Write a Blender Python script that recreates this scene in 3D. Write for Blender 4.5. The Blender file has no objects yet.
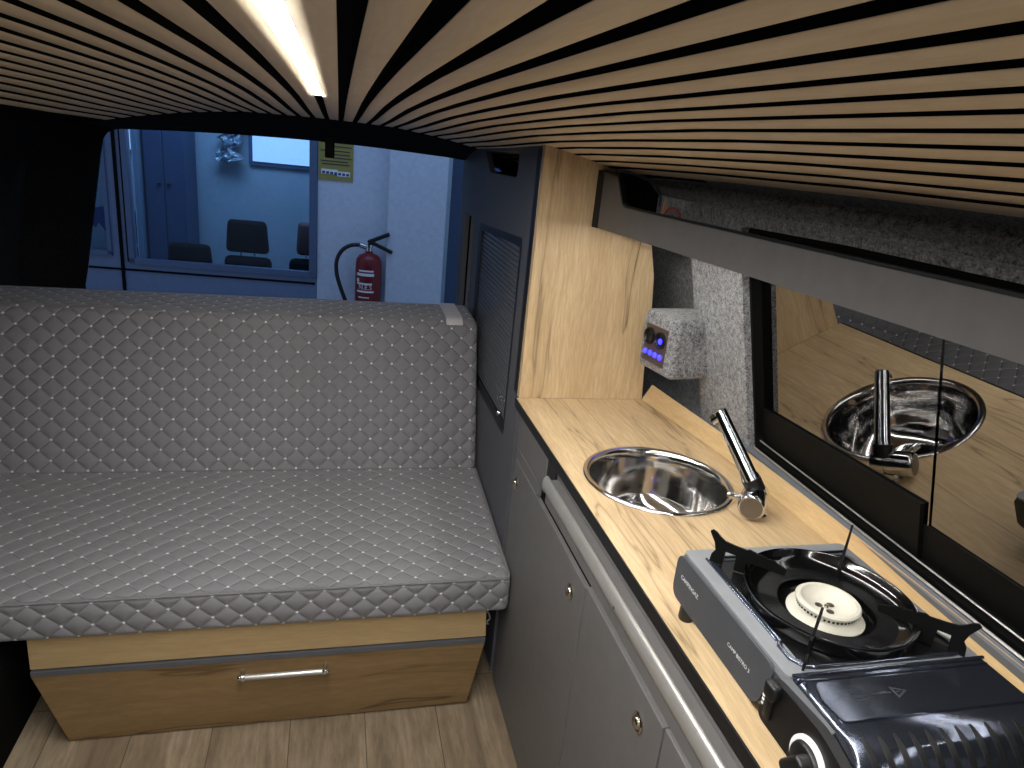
import bpy, bmesh, math, random
from mathutils import Vector, Matrix
random.seed(7)
sc = bpy.context.scene
COL = sc.collection
PI = math.pi
# Measured layout: origin at the viewpoint, x to the right, y towards the tailgate, z up, one unit = 0.55 m; the floor lies at -FZ.
U, FZ = 0.55, 2.467
CM = 1.0 / 55.0
def W(p): return Vector((p[0] * U, p[1] * U, (p[2] + FZ) * U))

# ---------------------------------------------------------------- object helpers
def link(o): COL.objects.link(o); return o
def tag(o, label=None, cat=None, group=None, kind=None):
    if label: o['label'] = label
    if cat: o['category'] = cat
    if group: o['group'] = group
    if kind: o['kind'] = kind
    return o
def thing(name, label, cat, loc, group=None):
    o = link(bpy.data.objects.new(name, None))
    o.empty_display_size = 0.05
    o.location = W(loc)
    return tag(o, label, cat, group)
def root_loc(o):
    while o.parent is not None: o = o.parent
    return o.location.copy()
def obj(name, bm, mat, parent=None, smooth=None, recalc=True):
    if recalc: bmesh.ops.recalc_face_normals(bm, faces=bm.faces[:])
    for v in bm.verts: v.co = W(v.co)
    if parent is None:
        lo = [min(v.co[i] for v in bm.verts) for i in range(3)]; hi = [max(v.co[i] for v in bm.verts) for i in range(3)]
        org = Vector(((lo[0] + hi[0]) / 2, (lo[1] + hi[1]) / 2, lo[2]))
    else:
        org = root_loc(parent)
    for v in bm.verts: v.co -= org
    me = bpy.data.meshes.new(name)
    bm.to_mesh(me); bm.free()
    for m in (mat if isinstance(mat, (list, tuple)) else [mat]): me.materials.append(m)
    o = link(bpy.data.objects.new(name, me))
    if parent is None: o.location = org
    else: o.parent = parent
    if smooth is not None:
        a = math.radians(smooth)
        for p in me.polygons: p.use_smooth = True
        b2 = bmesh.new(); b2.from_mesh(me)
        for e in b2.edges:
            e.smooth = not (len(e.link_faces) == 2 and e.calc_face_angle(0) > a)
        b2.to_mesh(me); b2.free()
    return o
def struct(name, bm, mat, parent=None, smooth=None, recalc=True):
    o = obj(name, bm, mat, parent, smooth, recalc)
    if parent is None: o['kind'] = 'structure'
    return o

# ---------------------------------------------------------------- mesh helpers (all in layout units)
def B(): return bmesh.new()
def box(bm, x0, x1, y0, y1, z0, z1, bev=0.0, seg=2, mi=0):
    r = bmesh.ops.create_cube(bm, size=1.0)
    vs = r['verts']
    for v in vs:
        v.co = Vector(((x0 + x1) / 2 + v.co.x * (x1 - x0), (y0 + y1) / 2 + v.co.y * (y1 - y0), (z0 + z1) / 2 + v.co.z * (z1 - z0)))
    if bev > 0:
        es = list({e for v in vs for e in v.link_edges})
        bmesh.ops.bevel(bm, geom=es, offset=bev, segments=seg, profile=0.5, affect='EDGES', clamp_overlap=True)
    elif mi:
        for f in {f for v in vs for f in v.link_faces}: f.material_index = mi
    return bm
def obox(bm, c, ax, ay, az, sx, sy, sz, bev=0.0, seg=2):
    r = bmesh.ops.create_cube(bm, size=1.0); vs = r['verts']
    for v in vs: v.co = Vector(c) + Vector(ax) * (v.co.x * sx) + Vector(ay) * (v.co.y * sy) + Vector(az) * (v.co.z * sz)
    if bev > 0:
        bmesh.ops.bevel(bm, geom=list({e for v in vs for e in v.link_edges}), offset=bev, segments=seg, profile=0.5, affect='EDGES', clamp_overlap=True)
    return bm
def loft(bm, loops, close=True, cap=False):
    rows = [[bm.verts.new(p) for p in L] for L in loops]
    n = len(rows[0])
    for a, b in zip(rows, rows[1:]):
        for i in range(n if close else n - 1):
            j = (i + 1) % n
            try: bm.faces.new((a[i], a[j], b[j], b[i]))
            except ValueError: pass
    if cap:
        bm.faces.new(rows[0][::-1]); bm.faces.new(rows[-1])
    return rows
def frame(d):
    d = Vector(d).normalized()
    a = Vector((0, 0, 1)) if abs(d.z) < 0.9 else Vector((1, 0, 0))
    u = d.cross(a).normalized(); return u, u.cross(d).normalized(), d
def lathe(bm, c, d, prof, n=32, cap0=False, cap1=False):
    u, v, d = frame(d); c = Vector(c)
    loops = [[c + d * h + (u * math.cos(2 * PI * k / n) + v * math.sin(2 * PI * k / n)) * max(r, 1e-5) for k in range(n)] for r, h in prof]
    rows = loft(bm, loops)
    if cap0: bm.faces.new(rows[0][::-1])
    if cap1: bm.faces.new(rows[-1])
    return bm
def tube(bm, pts, r, n=10, cap=True):
    pts = [Vector(p) for p in pts]; rs = r if isinstance(r, (list, tuple)) else [r] * len(pts)
    loops = []; pu = None
    for i, p in enumerate(pts):
        d = (pts[min(i + 1, len(pts) - 1)] - pts[max(i - 1, 0)]).normalized()
        if pu is None: u, v, _ = frame(d)
        else:
            u = (pu - d * pu.dot(d)).normalized(); v = u.cross(d).normalized()
        pu = u
        loops.append([p + (u * math.cos(2 * PI * k / n) + v * math.sin(2 * PI * k / n)) * rs[i] for k in range(n)])
    loft(bm, loops, True, cap)
    return bm
def smooth_path(pts, n=8):
    P = [Vector(p) for p in pts]; out = []
    for i in range(len(P) - 1):
        a, b, c, d = P[max(i - 1, 0)], P[i], P[i + 1], P[min(i + 2, len(P) - 1)]
        for k in range(n):
            t = k / n
            out.append(0.5 * ((2 * b) + (c - a) * t + (2 * a - 5 * b + 4 * c - d) * t * t + (3 * b - a - 3 * c + d) * t ** 3))
    out.append(P[-1]); return out
def plate(bm, outer, holes, O, u, v, th):
    """flat board with holes: 2-D outlines in the frame O + u*a + v*b, thickened along u x v by th"""
    O, u, v = Vector(O), Vector(u), Vector(v)
    n = u.cross(v).normalized()
    b2 = bmesh.new(); es = []
    for L in [outer] + list(holes):
        vs = [b2.verts.new(O + u * a + v * b) for a, b in L]
        es += [b2.edges.new((vs[i], vs[(i + 1) % len(vs)])) for i in range(len(vs))]
    bmesh.ops.triangle_fill(b2, edges=es, use_beauty=True, use_dissolve=False, normal=n)
    if abs(th) > 0:
        r = bmesh.ops.extrude_face_region(b2, geom=b2.faces[:])
        for e in r['geom']:
            if isinstance(e, bmesh.types.BMVert): e.co += n * th
    me = bpy.data.meshes.new('tmp'); b2.to_mesh(me); b2.free(); bm.from_mesh(me); bpy.data.meshes.remove(me)
    return bm
def rrect(a0, a1, b0, b1, r, n=6):
    out = []
    for ca, cb, s in ((a1 - r, b1 - r, 0), (a0 + r, b1 - r, 1), (a0 + r, b0 + r, 2), (a1 - r, b0 + r, 3)):
        for k in range(n + 1):
            t = PI / 2 * (s + k / n); out.append((ca + r * math.cos(t), cb + r * math.sin(t)))
    return out
def rpoly(pts, r, n=5):
    """polygon with rounded corners"""
    out = []; N = len(pts)
    for i in range(N):
        p = Vector(pts[i]).to_2d() if len(pts[i]) > 2 else Vector(pts[i]); a = Vector(pts[i - 1]); c = Vector(pts[(i + 1) % N])
        da, dc = (a - p), (c - p); rr = min(r, da.length * .45, dc.length * .45)
        s, e = p + da.normalized() * rr, p + dc.normalized() * rr
        for k in range(n + 1):
            t = k / n; q = s * (1 - t) ** 2 + p * (2 * t * (1 - t)) + e * t * t; out.append((q.x, q.y))
    return out
def circ2(cx, cy, r, n=40): return [(cx + r * math.cos(2 * PI * k / n), cy + r * math.sin(2 * PI * k / n)) for k in range(n)]
def text_bm(s, size, O, u, v, th=0.0015, align='LEFT', space=1.0):
    cu = bpy.data.curves.new('t', 'FONT'); cu.body = s; cu.size = size; cu.extrude = 0; cu.align_x = align; cu.space_character = space
    cu.resolution_u = 3
    ob = bpy.data.objects.new('t', cu); COL.objects.link(ob)
    dg = bpy.context.evaluated_depsgraph_get(); me = bpy.data.meshes.new_from_object(ob.evaluated_get(dg))
    bm = bmesh.new(); bm.from_mesh(me)
    u, v = Vector(u), Vector(v); n = u.cross(v).normalized(); O = Vector(O)
    for w in bm.verts: w.co = O + u * w.co.x + v * w.co.y + n * th
    bpy.data.objects.remove(ob); bpy.data.curves.remove(cu); bpy.data.meshes.remove(me)
    return bm

# ---------------------------------------------------------------- materials
def srgb(r, g, b):
    f = lambda c: (c / 255 / 12.92) if c <= 10 else ((c / 255 + 0.055) / 1.055) ** 2.4
    return (f(r), f(g), f(b), 1)
class NT:
    def __init__(s, name):
        s.m = bpy.data.materials.new(name); s.m.use_nodes = True; s.t = s.m.node_tree; s.n = s.t.nodes; s.l = s.t.links
        s.b = s.n['Principled BSDF']; s.out = s.n['Material Output']
    def new(s, typ, **kw):
        n = s.n.new(typ)
        for k, v in kw.items():
            if k.startswith('i_'):
                key = k[2:]; n.inputs[int(key) if key.isdigit() else key.replace('_', ' ')].default_value = v
            else: setattr(n, k, v)
        return n
    def lk(s, a, b): s.l.new(a, b)
    def math(s, op, a, b=None, c=None):
        n = s.new('ShaderNodeMath', operation=op)
        for i, x in enumerate((a, b, c)):
            if x is None: continue
            if hasattr(x, 'is_output'): s.lk(x, n.inputs[i])
            else: n.inputs[i].default_value = x
        return n.outputs[0]
    def ramp(s, fac, stops, interp='LINEAR'):
        n = s.new('ShaderNodeValToRGB'); n.color_ramp.interpolation = interp
        e = n.color_ramp.elements
        while len(e) < len(stops): e.new(0.5)
        for q, (p, c) in zip(e, stops): q.position = p; q.color = c if len(c) == 4 else (*c, 1)
        s.lk(fac, n.inputs[0]); return n.outputs[0]
    def mix(s, fac, a, b, mode='MIX'):
        n = s.new('ShaderNodeMix', data_type='RGBA', blend_type=mode)
        for i, x in ((0, fac), (6, a), (7, b)):
            if hasattr(x, 'is_output'): s.lk(x, n.inputs[i])
            else: n.inputs[i].default_value = x
        return n.outputs[2]
    def coords(s, scale=(1, 1, 1), rot=(0, 0, 0), kind='Object', loc=(0, 0, 0)):
        tc = s.new('ShaderNodeTexCoord'); mp = s.new('ShaderNodeMapping')
        mp.inputs['Scale'].default_value = scale; mp.inputs['Rotation'].default_value = rot; mp.inputs['Location'].default_value = loc
        s.lk(tc.outputs[kind], mp.inputs[0]); return mp.outputs[0]
    def noise(s, vec, scale, detail=4, rough=.55, dist=0.0):
        n = s.new('ShaderNodeTexNoise'); n.inputs['Scale'].default_value = scale; n.inputs['Detail'].default_value = detail
        n.inputs['Roughness'].default_value = rough; n.inputs['Distortion'].default_value = dist; s.lk(vec, n.inputs['Vector']); return n.outputs['Fac']
    def bump(s, h, strength=.3, dist=.002):
        n = s.new('ShaderNodeBump'); n.inputs['Strength'].default_value = strength; n.inputs['Distance'].default_value = dist
        s.lk(h, n.inputs['Height']); s.lk(n.outputs[0], s.b.inputs['Normal'])
def plain(name, col, rough=.5, metal=0.0, bump=None, spec=.5, emit=None, coat=0):
    t = NT(name); b = t.b
    b.inputs['Base Color'].default_value = col; b.inputs['Roughness'].default_value = rough; b.inputs['Metallic'].default_value = metal
    b.inputs['Specular IOR Level'].default_value = spec
    if coat: b.inputs['Coat Weight'].default_value = coat; b.inputs['Coat Roughness'].default_value = .05
    v = t.coords()
    c = t.noise(v, 35, 3)
    f = t.ramp(c, [(.3, (.93, .93, .93)), (.7, (1.05, 1.05, 1.05))])
    t.lk(t.mix(1.0, col, f, 'MULTIPLY'), b.inputs['Base Color'])
    if bump: t.bump(t.noise(v, bump[0], 3), bump[1], bump[2])
    if emit: b.inputs['Emission Color'].default_value = emit[0]; b.inputs['Emission Strength'].default_value = emit[1]
    return t.m
def wood(name, axis, light, mid, dark, crack, rough=.42, scale=1.0, streak=1.0, loc=(0, 0, 0), knots=True):
    """axis: grain direction; cracks, knots and streaks follow it"""
    t = NT(name)
    sx = [1.0, 1.0, 1.0]; sx[axis] = 0.085
    tcv = t.coords(loc=loc)
    # slight waviness of the grain
    wv = t.new('ShaderNodeTexNoise', i_Scale=2.2 * scale, i_Detail=2.0); t.lk(tcv, wv.inputs['Vector'])
    ad = t.new('ShaderNodeVectorMath', operation='MULTIPLY_ADD'); t.lk(wv.outputs['Color'], ad.inputs[0]); ad.inputs[1].default_value = tuple(.05 if i != axis else 0 for i in range(3)); t.lk(tcv, ad.inputs[2])
    mp = t.new('ShaderNodeMapping'); mp.inputs['Scale'].default_value = sx; t.lk(ad.outputs[0], mp.inputs[0]); v = mp.outputs[0]
    broad = t.noise(v, 9 * scale, 3, .5)
    fine = t.noise(v, 75 * scale, 6, .65)
    vf = t.noise(v, 230 * scale, 3, .6)
    c = t.ramp(broad, [(.28, mid), (.5, light), (.72, mid)])
    c = t.mix(t.math('MULTIPLY', t.ramp(fine, [(.38, (1, 1, 1)), (.62, (0, 0, 0))]), .45 * streak), c, mid)
    c = t.mix(t.math('MULTIPLY', t.ramp(vf, [(.42, (1, 1, 1)), (.6, (0, 0, 0))]), .22 * streak), c, dark)
    s2 = t.noise(v, 4.5 * scale, 4, .6, .3)
    c = t.mix(t.math('MULTIPLY', t.ramp(s2, [(.56, (0, 0, 0)), (.7, (1, 1, 1))]), .5 * streak), c, dark)
    if knots:
        # long splits: narrow level-lines of a stretched noise, masked to patches
        for off, wid in ((0.0, 1.0), (3.7, .6)):
            mp2 = t.new('ShaderNodeMapping'); sc2 = [1.0] * 3; sc2[axis] = 0.045; mp2.inputs['Scale'].default_value = sc2; mp2.inputs['Location'].default_value = (off, off, off); t.lk(ad.outputs[0], mp2.inputs[0])
            cr = t.noise(mp2.outputs[0], 10.0 * scale, 4, .5, .1)
            dd = t.math('ABSOLUTE', t.math('SUBTRACT', cr, .51))
            line = t.ramp(dd, [(.0, (1, 1, 1)), (.003 * wid, (.8, .8, .8)), (.009 * wid, (0, 0, 0))])
            mask = t.ramp(t.noise(mp2.outputs[0], 5.0 * scale, 2), [(.47, (0, 0, 0)), (.55, (1, 1, 1))])
            halo = t.ramp(dd, [(.0, (1, 1, 1)), (.035, (0, 0, 0))])
            c = t.mix(t.math('MULTIPLY', t.math('MULTIPLY', halo, mask), .22), c, dark)
            c = t.mix(t.math('MULTIPLY', t.math('MULTIPLY', line, mask), .75 * wid), c, crack)
        vo = t.new('ShaderNodeTexVoronoi', i_Scale=2.7 * scale); mp3 = t.new('ShaderNodeMapping'); sc3 = [1.0] * 3; sc3[axis] = .45; mp3.inputs['Scale'].default_value = sc3
        t.lk(ad.outputs[0], mp3.inputs[0]); t.lk(mp3.outputs[0], vo.inputs['Vector'])
        kn = t.ramp(vo.outputs['Distance'], [(.0, (1, 1, 1)), (.022, (.75, .75, .75)), (.075, (0, 0, 0))])
        c = t.mix(t.math('MULTIPLY', kn, .65), c, crack)
    t.lk(c, t.b.inputs['Base Color']); t.b.inputs['Roughness'].default_value = rough
    t.b.inputs['Specular IOR Level'].default_value = .35
    t.bump(fine, .12, .0006)
    return t.m
OAK = (srgb(214, 189, 150), srgb(196, 168, 128), srgb(152, 123, 88), srgb(70, 50, 36))
m_top = wood('oak_worktop', 1, *OAK, streak=1.2)
m_panel = wood('oak_upright', 2, *OAK, loc=(.3, .2, .55), streak=1.25)
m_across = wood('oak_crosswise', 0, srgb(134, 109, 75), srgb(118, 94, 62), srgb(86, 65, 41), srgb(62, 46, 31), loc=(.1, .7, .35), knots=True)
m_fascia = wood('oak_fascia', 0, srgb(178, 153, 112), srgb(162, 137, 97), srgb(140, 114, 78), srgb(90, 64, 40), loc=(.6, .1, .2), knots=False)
m_strip = wood('oak_backstrip', 1, srgb(216, 188, 142), srgb(198, 166, 120), srgb(164, 130, 90), srgb(90, 64, 40), scale=1.5, loc=(.4, .9, .1), knots=False)
m_slat = wood('oak_slat', 1, srgb(236, 217, 186), srgb(224, 203, 169), srgb(196, 172, 136), srgb(100, 76, 50), rough=.5, knots=False, streak=.8)

def make_floor_mat():
    t = NT('vinyl_planks')
    v = t.coords(rot=(0, 0, PI / 2), loc=(.13, .03, 0))
    br = t.new('ShaderNodeTexBrick', offset=.37, i_Scale=1.0, i_Mortar_Size=.0012, i_Mortar_Smooth=.3, i_Brick_Width=1.2, i_Row_Height=.175, i_Bias=0.0)
    br.inputs['Color1'].default_value = (.3, .3, .3, 1); br.inputs['Color2'].default_value = (.7, .7, .7, 1); br.inputs['Mortar'].default_value = (0, 0, 0, 1)
    t.lk(v, br.inputs['Vector'])
    tc = t.new('ShaderNodeTexCoord'); off = t.new('ShaderNodeVectorMath', operation='MULTIPLY_ADD'); t.lk(br.outputs['Color'], off.inputs[0]); off.inputs[1].default_value = (3, 3, 3); t.lk(tc.outputs['Object'], off.inputs[2])
    mp = t.new('ShaderNodeMapping'); mp.inputs['Scale'].default_value = (1, .14, 1); t.lk(off.outputs[0], mp.inputs[0])
    a = t.noise(mp.outputs[0], 14, 5, .6, .8); b = t.noise(mp.outputs[0], 90, 5, .7)
    c = t.ramp(a, [(.3, srgb(104, 90, 73)), (.5, srgb(136, 120, 99)), (.7, srgb(155, 139, 117))])
    c = t.mix(t.math('MULTIPLY', t.ramp(b, [(.35, (1, 1, 1)), (.62, (0, 0, 0))]), .55), c, srgb(92, 77, 60))
    c = t.mix(.18, c, br.outputs['Color'], 'OVERLAY')
    c = t.mix(t.math('MULTIPLY', br.outputs['Fac'], .7), c, srgb(48, 38, 28))
    t.lk(c, t.b.inputs['Base Color']); t.b.inputs['Roughness'].default_value = .5; t.b.inputs['Specular IOR Level'].default_value = .3
    t.bump(b, .15, .0006); return t.m
m_floor = make_floor_mat()

def carpet(name, lo, hi, scale=420, sheen=.25):
    t = NT(name); v = t.coords()
    n1 = t.noise(v, scale, 2, .7); n2 = t.noise(v, scale * .33, 3, .7); n3 = t.noise(v, 9, 2)
    mx = t.math('ADD', t.math('MULTIPLY', n1, .55), t.math('MULTIPLY', n2, .45))
    c = t.ramp(mx, [(.36, lo), (.64, hi)])
    c = t.mix(1.0, c, t.ramp(n3, [(.3, (.85, .85, .85)), (.7, (1.1, 1.1, 1.1))]), 'MULTIPLY')
    t.lk(c, t.b.inputs['Base Color']); t.b.inputs['Roughness'].default_value = .95; t.b.inputs['Specular IOR Level'].default_value = .1
    t.b.inputs['Sheen Weight'].default_value = sheen; t.b.inputs['Sheen Roughness'].default_value = .5
    t.bump(mx, .7, .0025); return t.m
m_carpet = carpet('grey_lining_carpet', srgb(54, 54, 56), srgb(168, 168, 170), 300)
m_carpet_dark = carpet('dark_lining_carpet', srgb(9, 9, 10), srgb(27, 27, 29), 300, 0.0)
m_felt = plain('black_felt', srgb(13, 12, 12), .95, spec=.05)

def quilt():
    t = NT('quilted_fabric')
    tc = t.new('ShaderNodeTexCoord'); sp = t.new('ShaderNodeSeparateXYZ'); t.lk(tc.outputs['UV'], sp.inputs[0])
    a, b = .107 * U, .100 * U
    uu = t.math('DIVIDE', sp.outputs['X'], a); vv = t.math('DIVIDE', sp.outputs['Y'], b)
    # scalloped diamonds: bend the lattice lines
    bend = t.math('MULTIPLY', t.math('SINE', t.math('MULTIPLY', vv, 4 * PI)), .035)
    uu = t.math('ADD', uu, 0.0)
    p = t.math('ADD', uu, vv); q = t.math('SUBTRACT', uu, vv)
    def sd(x): return t.math('ABSOLUTE', t.math('SUBTRACT', t.math('FRACT', t.math('ADD', x, .5)), .5))   # 0 on a line, .5 between
    dp, dq = sd(p), sd(q)
    d = t.math('MINIMUM', dp, dq)
    hp = t.math('SINE', t.math('MULTIPLY', dp, PI)); hq = t.math('SINE', t.math('MULTIPLY', dq, PI))
    h = t.math('POWER', t.math('MULTIPLY', hp, hq), .42)
    # thread along the lines with a painted one-sided highlight, and bright knots where they cross
    fp, fq = t.math('FRACT', p), t.math('FRACT', q)
    side = t.math('MAXIMUM', t.ramp(fp, [(.0, (.3, .3, .3)), (.014, (1, 1, 1)), (.045, (.6, .6, .6)), (.07, (0, 0, 0))]), t.ramp(t.math('SUBTRACT', 1.0, fq), [(.0, (.3, .3, .3)), (.014, (1, 1, 1)), (.045, (.6, .6, .6)), (.07, (0, 0, 0))]))
    thr = side
    px = t.math('ABSOLUTE', t.math('SUBTRACT', t.math('FRACT', t.math('ADD', uu, .5)), .5))
    su = t.math('ABSOLUTE', t.math('SUBTRACT', dp, dq))
    far = t.math('MAXIMUM', dp, dq)
    dot = t.ramp(far, [(.0, (1, 1, 1)), (.055, (1, 1, 1)), (.085, (0, 0, 0))])
    weave = t.noise(tc.outputs['UV'], 1500, 2, .6)
    base = t.ramp(weave, [(.35, srgb(107, 106, 109)), (.65, srgb(141, 139, 143))])
    sh = t.ramp(d, [(.0, (.60, .60, .60)), (.05, (.82, .82, .82)), (.11, (1, 1, 1))])  # shade of the seam grooves painted into the fabric colour
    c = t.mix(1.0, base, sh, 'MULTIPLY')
    c = t.mix(t.math('MULTIPLY', thr, .55), c, srgb(190, 187, 188))
    c = t.mix(t.math('MULTIPLY', dot, .95), c, srgb(236, 234, 234))
    t.lk(c, t.b.inputs['Base Color']); t.b.inputs['Roughness'].default_value = .85; t.b.inputs['Specular IOR Level'].default_value = .2
    t.b.inputs['Sheen Weight'].default_value = .2
    hh = t.math('ADD', h, t.math('MULTIPLY', weave, .05))
    t.bump(hh, 1.0, .007); return t.m
m_quilt = quilt()
m_pipe = plain('piping_fabric', srgb(118, 115, 118), .85, spec=.2)
m_tagwhite = plain('white_webbing', srgb(205, 200, 203), .8, bump=(900, .4, .001))

m_grey = plain('anthracite_board', srgb(100, 98, 97), .45, spec=.35, bump=(700, .08, .0005))
m_greyd = plain('anthracite_board_dark', srgb(88, 89, 94), .5, spec=.3, bump=(700, .08, .0005))
m_edge = plain('black_edging', srgb(20, 20, 22), .45, spec=.35)
m_black = plain('black_plastic', srgb(16, 16, 17), .4)
m_blackmatt = plain('black_rubber', srgb(7, 7, 7), .6, spec=.15)
m_gap = plain('dark_interior', srgb(12, 12, 13), .9, spec=.1)
m_chrome = plain('chrome', srgb(214, 216, 220), .06, 1.0)
m_cap = plain('grey_cap', srgb(112, 106, 100), .3, .9)
m_steel = plain('brushed_steel', srgb(205, 205, 208), .17, 1.0)
def sink_mat():
    t = NT('sink_steel'); t.b.inputs['Base Color'].default_value = srgb(226, 225, 223); t.b.inputs['Metallic'].default_value = 1; t.b.inputs['Roughness'].default_value = .1
    return t.m
m_sink = sink_mat()
m_alu = plain('satin_aluminium', srgb(176, 174, 169), .32, .6)
m_enamel = plain('black_enamel', srgb(9, 9, 10), .12, spec=.6, coat=.4)
m_enamel_matt = plain('black_enamel_pan', srgb(12, 12, 13), .26, spec=.6)
m_cream = plain('cream_burner', srgb(196, 192, 178), .5)
m_stove = plain('stove_grey_paint', srgb(66, 68, 72), .42, spec=.4)
m_stovetop = plain('stove_silver_paint', srgb(142, 145, 148), .34, .3)
m_mirror = plain('stove_polished_steel', srgb(104, 110, 124), .12, .92)
m_white = plain('white_print', srgb(226, 226, 226), .6)
m_print = plain('dark_print', srgb(40, 44, 54), .6)
m_brass = plain('nickel_knob', srgb(200, 192, 176), .18, 1.0)
m_led = plain('led_diffuser', srgb(255, 255, 255), .5, emit=((1.0, .985, .955, 1), 185.0))
m_led2 = plain('led_diffuser_shelf', srgb(255, 255, 255), .5, emit=((1.0, .98, .945, 1), 34.0))
m_blue = plain('blue_indicator', srgb(60, 60, 255), .4, emit=((.02, .02, 1.0, 1), 2.6))
m_bronze = plain('socket_plate', srgb(74, 62, 56), .4)
m_red_wire = plain('red_wire', srgb(170, 40, 36), .4)
m_tan = plain('tan_connector', srgb(196, 156, 120), .6)
m_shutter = plain('grey_shutter', srgb(84, 87, 93), .38, spec=.45)
m_trimgrey = plain('painted_sill', srgb(104, 108, 114), .5)

def glass(name, tint, refl, fres_rough=.012):
    t = NT(name); t.n.remove(t.b)
    tr = t.new('ShaderNodeBsdfTransparent'); tr.inputs[0].default_value = tint
    gl = t.new('ShaderNodeBsdfGlossy'); gl.inputs['Roughness'].default_value = fres_rough; gl.inputs[0].default_value = (.95, .95, .95, 1)
    fr = t.new('ShaderNodeFresnel'); fr.inputs['IOR'].default_value = refl
    mx = t.new('ShaderNodeMixShader'); t.lk(fr.outputs[0], mx.inputs[0]); t.lk(tr.outputs[0], mx.inputs[1]); t.lk(gl.outputs[0], mx.inputs[2]); t.lk(mx.outputs[0], t.out.inputs[0])
    return t.m
m_darkglass = glass('privacy_glass', (.03, .03, .032, 1), 2.9)
m_rearglass = glass('rear_glass', (.68, .79, .95, 1), 1.08)
m_officeglass = glass('office_glass', (.72, .82, .90, 1), 1.25)

# ---------------------------------------------------------------- the van shell
AT = [(0, .104), (.1, .104), (.2, .102), (.3, .1), (.4, .097), (.5, .09), (.55, .087), (.62, .0815), (.7, .074), (.77, .0645), (.84, .053), (.91, .04), (.98, .025), (1.05, .008), (1.13, -.01), (1.3, -.06)]
DT = [(-9, 0), (1.3, 0), (1.9, .005), (2.5, .014), (2.9, .024), (3.4, .038), (4.0, .05), (4.3, .058)]
def lerp(T, x):
    if x <= T[0][0]: return T[0][1]
    for (a, b), (c, d) in zip(T, T[1:]):
        if x <= c: return b + (d - b) * (x - a) / (c - a)
    return T[-1][1]
def zc(x, y):
    u = abs(x + .1); return lerp(AT, u) - lerp(DT, y) * (1 + .35 * min(1, max(0, u - .4) / .4))
YS = [-1.2, -.6, 0, .5, 1.0, 1.3, 1.6, 1.9, 2.2, 2.5, 2.8, 3.1, 3.4, 3.7, 4.0, 4.17]
# felt-backed ceiling board
XS = [-1.5 + i * .1 for i in range(28)]
bm = B(); loft(bm, [[(x, y, zc(x, y) + .024) for x in XS] for y in YS + [4.4, 4.75]], close=False)
ceil = struct('ceiling', bm, m_felt, smooth=40)
PITCH, SW = .073, .047
bm = B()
for i in range(-16, 15):
    x0 = .0089 + PITCH * i + PITCH / 2 - SW / 2; x1 = x0 + SW
    loops = []
    for y in YS:
        a, b = zc(x0, y), zc(x1, y)
        loops.append([(x0, y, a), (x0 + .001, y, a - .001), (x1 - .001, y, b - .001), (x1, y, b), (x1, y, b + .0235), (x0, y, a + .0235)])
    f0 = len(bm.faces)
    loft(bm, loops, True, True); bm.faces.ensure_lookup_table()
    for k, f in enumerate(bm.faces[f0:]):
        if k < 6 * (len(YS) - 1) and k % 6 in (3, 4, 5): f.material_index = 1
sl = obj('slat_cladding', bm, [m_slat, m_felt], ceil, smooth=60); sl['label'] = 'oak slats'
# centre light strip set into a gap between two slats
XL = .0089 - PITCH
t = thing('led_strip_light', 'bright white LED strip set between the oak ceiling slats', 'light', (XL, .8, .09))
bm = B()
ys = [y for y in YS if y < 2.35] + [2.38]
loft(bm, [[(XL - .0108, y, zc(XL, y) + .0023), (XL + .0108, y, zc(XL, y) + .0023), (XL + .0108, y, zc(XL, y) + .0125), (XL - .0108, y, zc(XL, y) + .0125)] for y in ys], True, True)
obj('diffuser', bm, m_led, t)
bm = B()
loft(bm, [[(XL - .0117, y, zc(XL, y) + .0125), (XL + .0117, y, zc(XL, y) + .0125), (XL + .0117, y, zc(XL, y) + .02), (XL - .0117, y, zc(XL, y) + .02)] for y in ys], True, True)
obj('channel', bm, m_edge, t)

# floor
bm = B(); box(bm, -1.82, 1.6, -1.2, 4.6, -FZ - .06, -FZ)
struct('floor', bm, m_floor)

# right-hand wall lining; the glass plane leans inwards by 15 degrees and toes in by about 1 degree
MN = Vector((1, math.tan(math.radians(-1.11)), math.tan(math.radians(14.9)))).normalized()
MP = Vector((1.431, 1.5, -.7))
def wx(y, z, off=0.0):
    """x of the tilted wall plane (moved off towards the room)"""
    P = MP - MN * off
    return P.x - (MN.y * (y - P.y) + MN.z * (z - P.z)) / MN.x
WU = Vector((0, 1, 0)); WU = (WU - MN * WU.dot(MN)).normalized()      # along the wall, towards the tailgate
WV = MN.cross(WU).normalized() * -1
if WV.z < 0: WV = -WV
def wp(y, z, off=0.0): return Vector((wx(y, z, off), y, z))
def w2(y, z):
    d = wp(y, z) - MP; return (d.dot(WU), d.dot(WV))
def wplate(bm, outer, holes, off, th):
    O = MP - MN * off
    n = WU.cross(WV)
    s = 1 if n.dot(MN) > 0 else -1
    plate(bm, [w2(*p) for p in outer], [[w2(*p) for p in h] for h in holes], O, WU, WV, s * th)
win = rpoly([(-.6, -.935), (2.045, -.945), (2.045, -.15), (1.5, -.134), (-.6, -.122)], .05, 6)
bm = B(); wplate(bm, [(-1.2, -1.35), (2.42, -1.35), (2.42, -.12), (2.3, -.11), (-1.2, -.105)], [win], .06, .10)
struct('wall_right', bm, m_carpet, smooth=30)
bm = B(); wplate(bm, [(2.40, -2.46), (4.6, -2.46), (4.6, -.02), (2.40, -.02)], [], -.09, .05)
struct('wall_right.001', bm, m_carpet, smooth=30)
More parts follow.
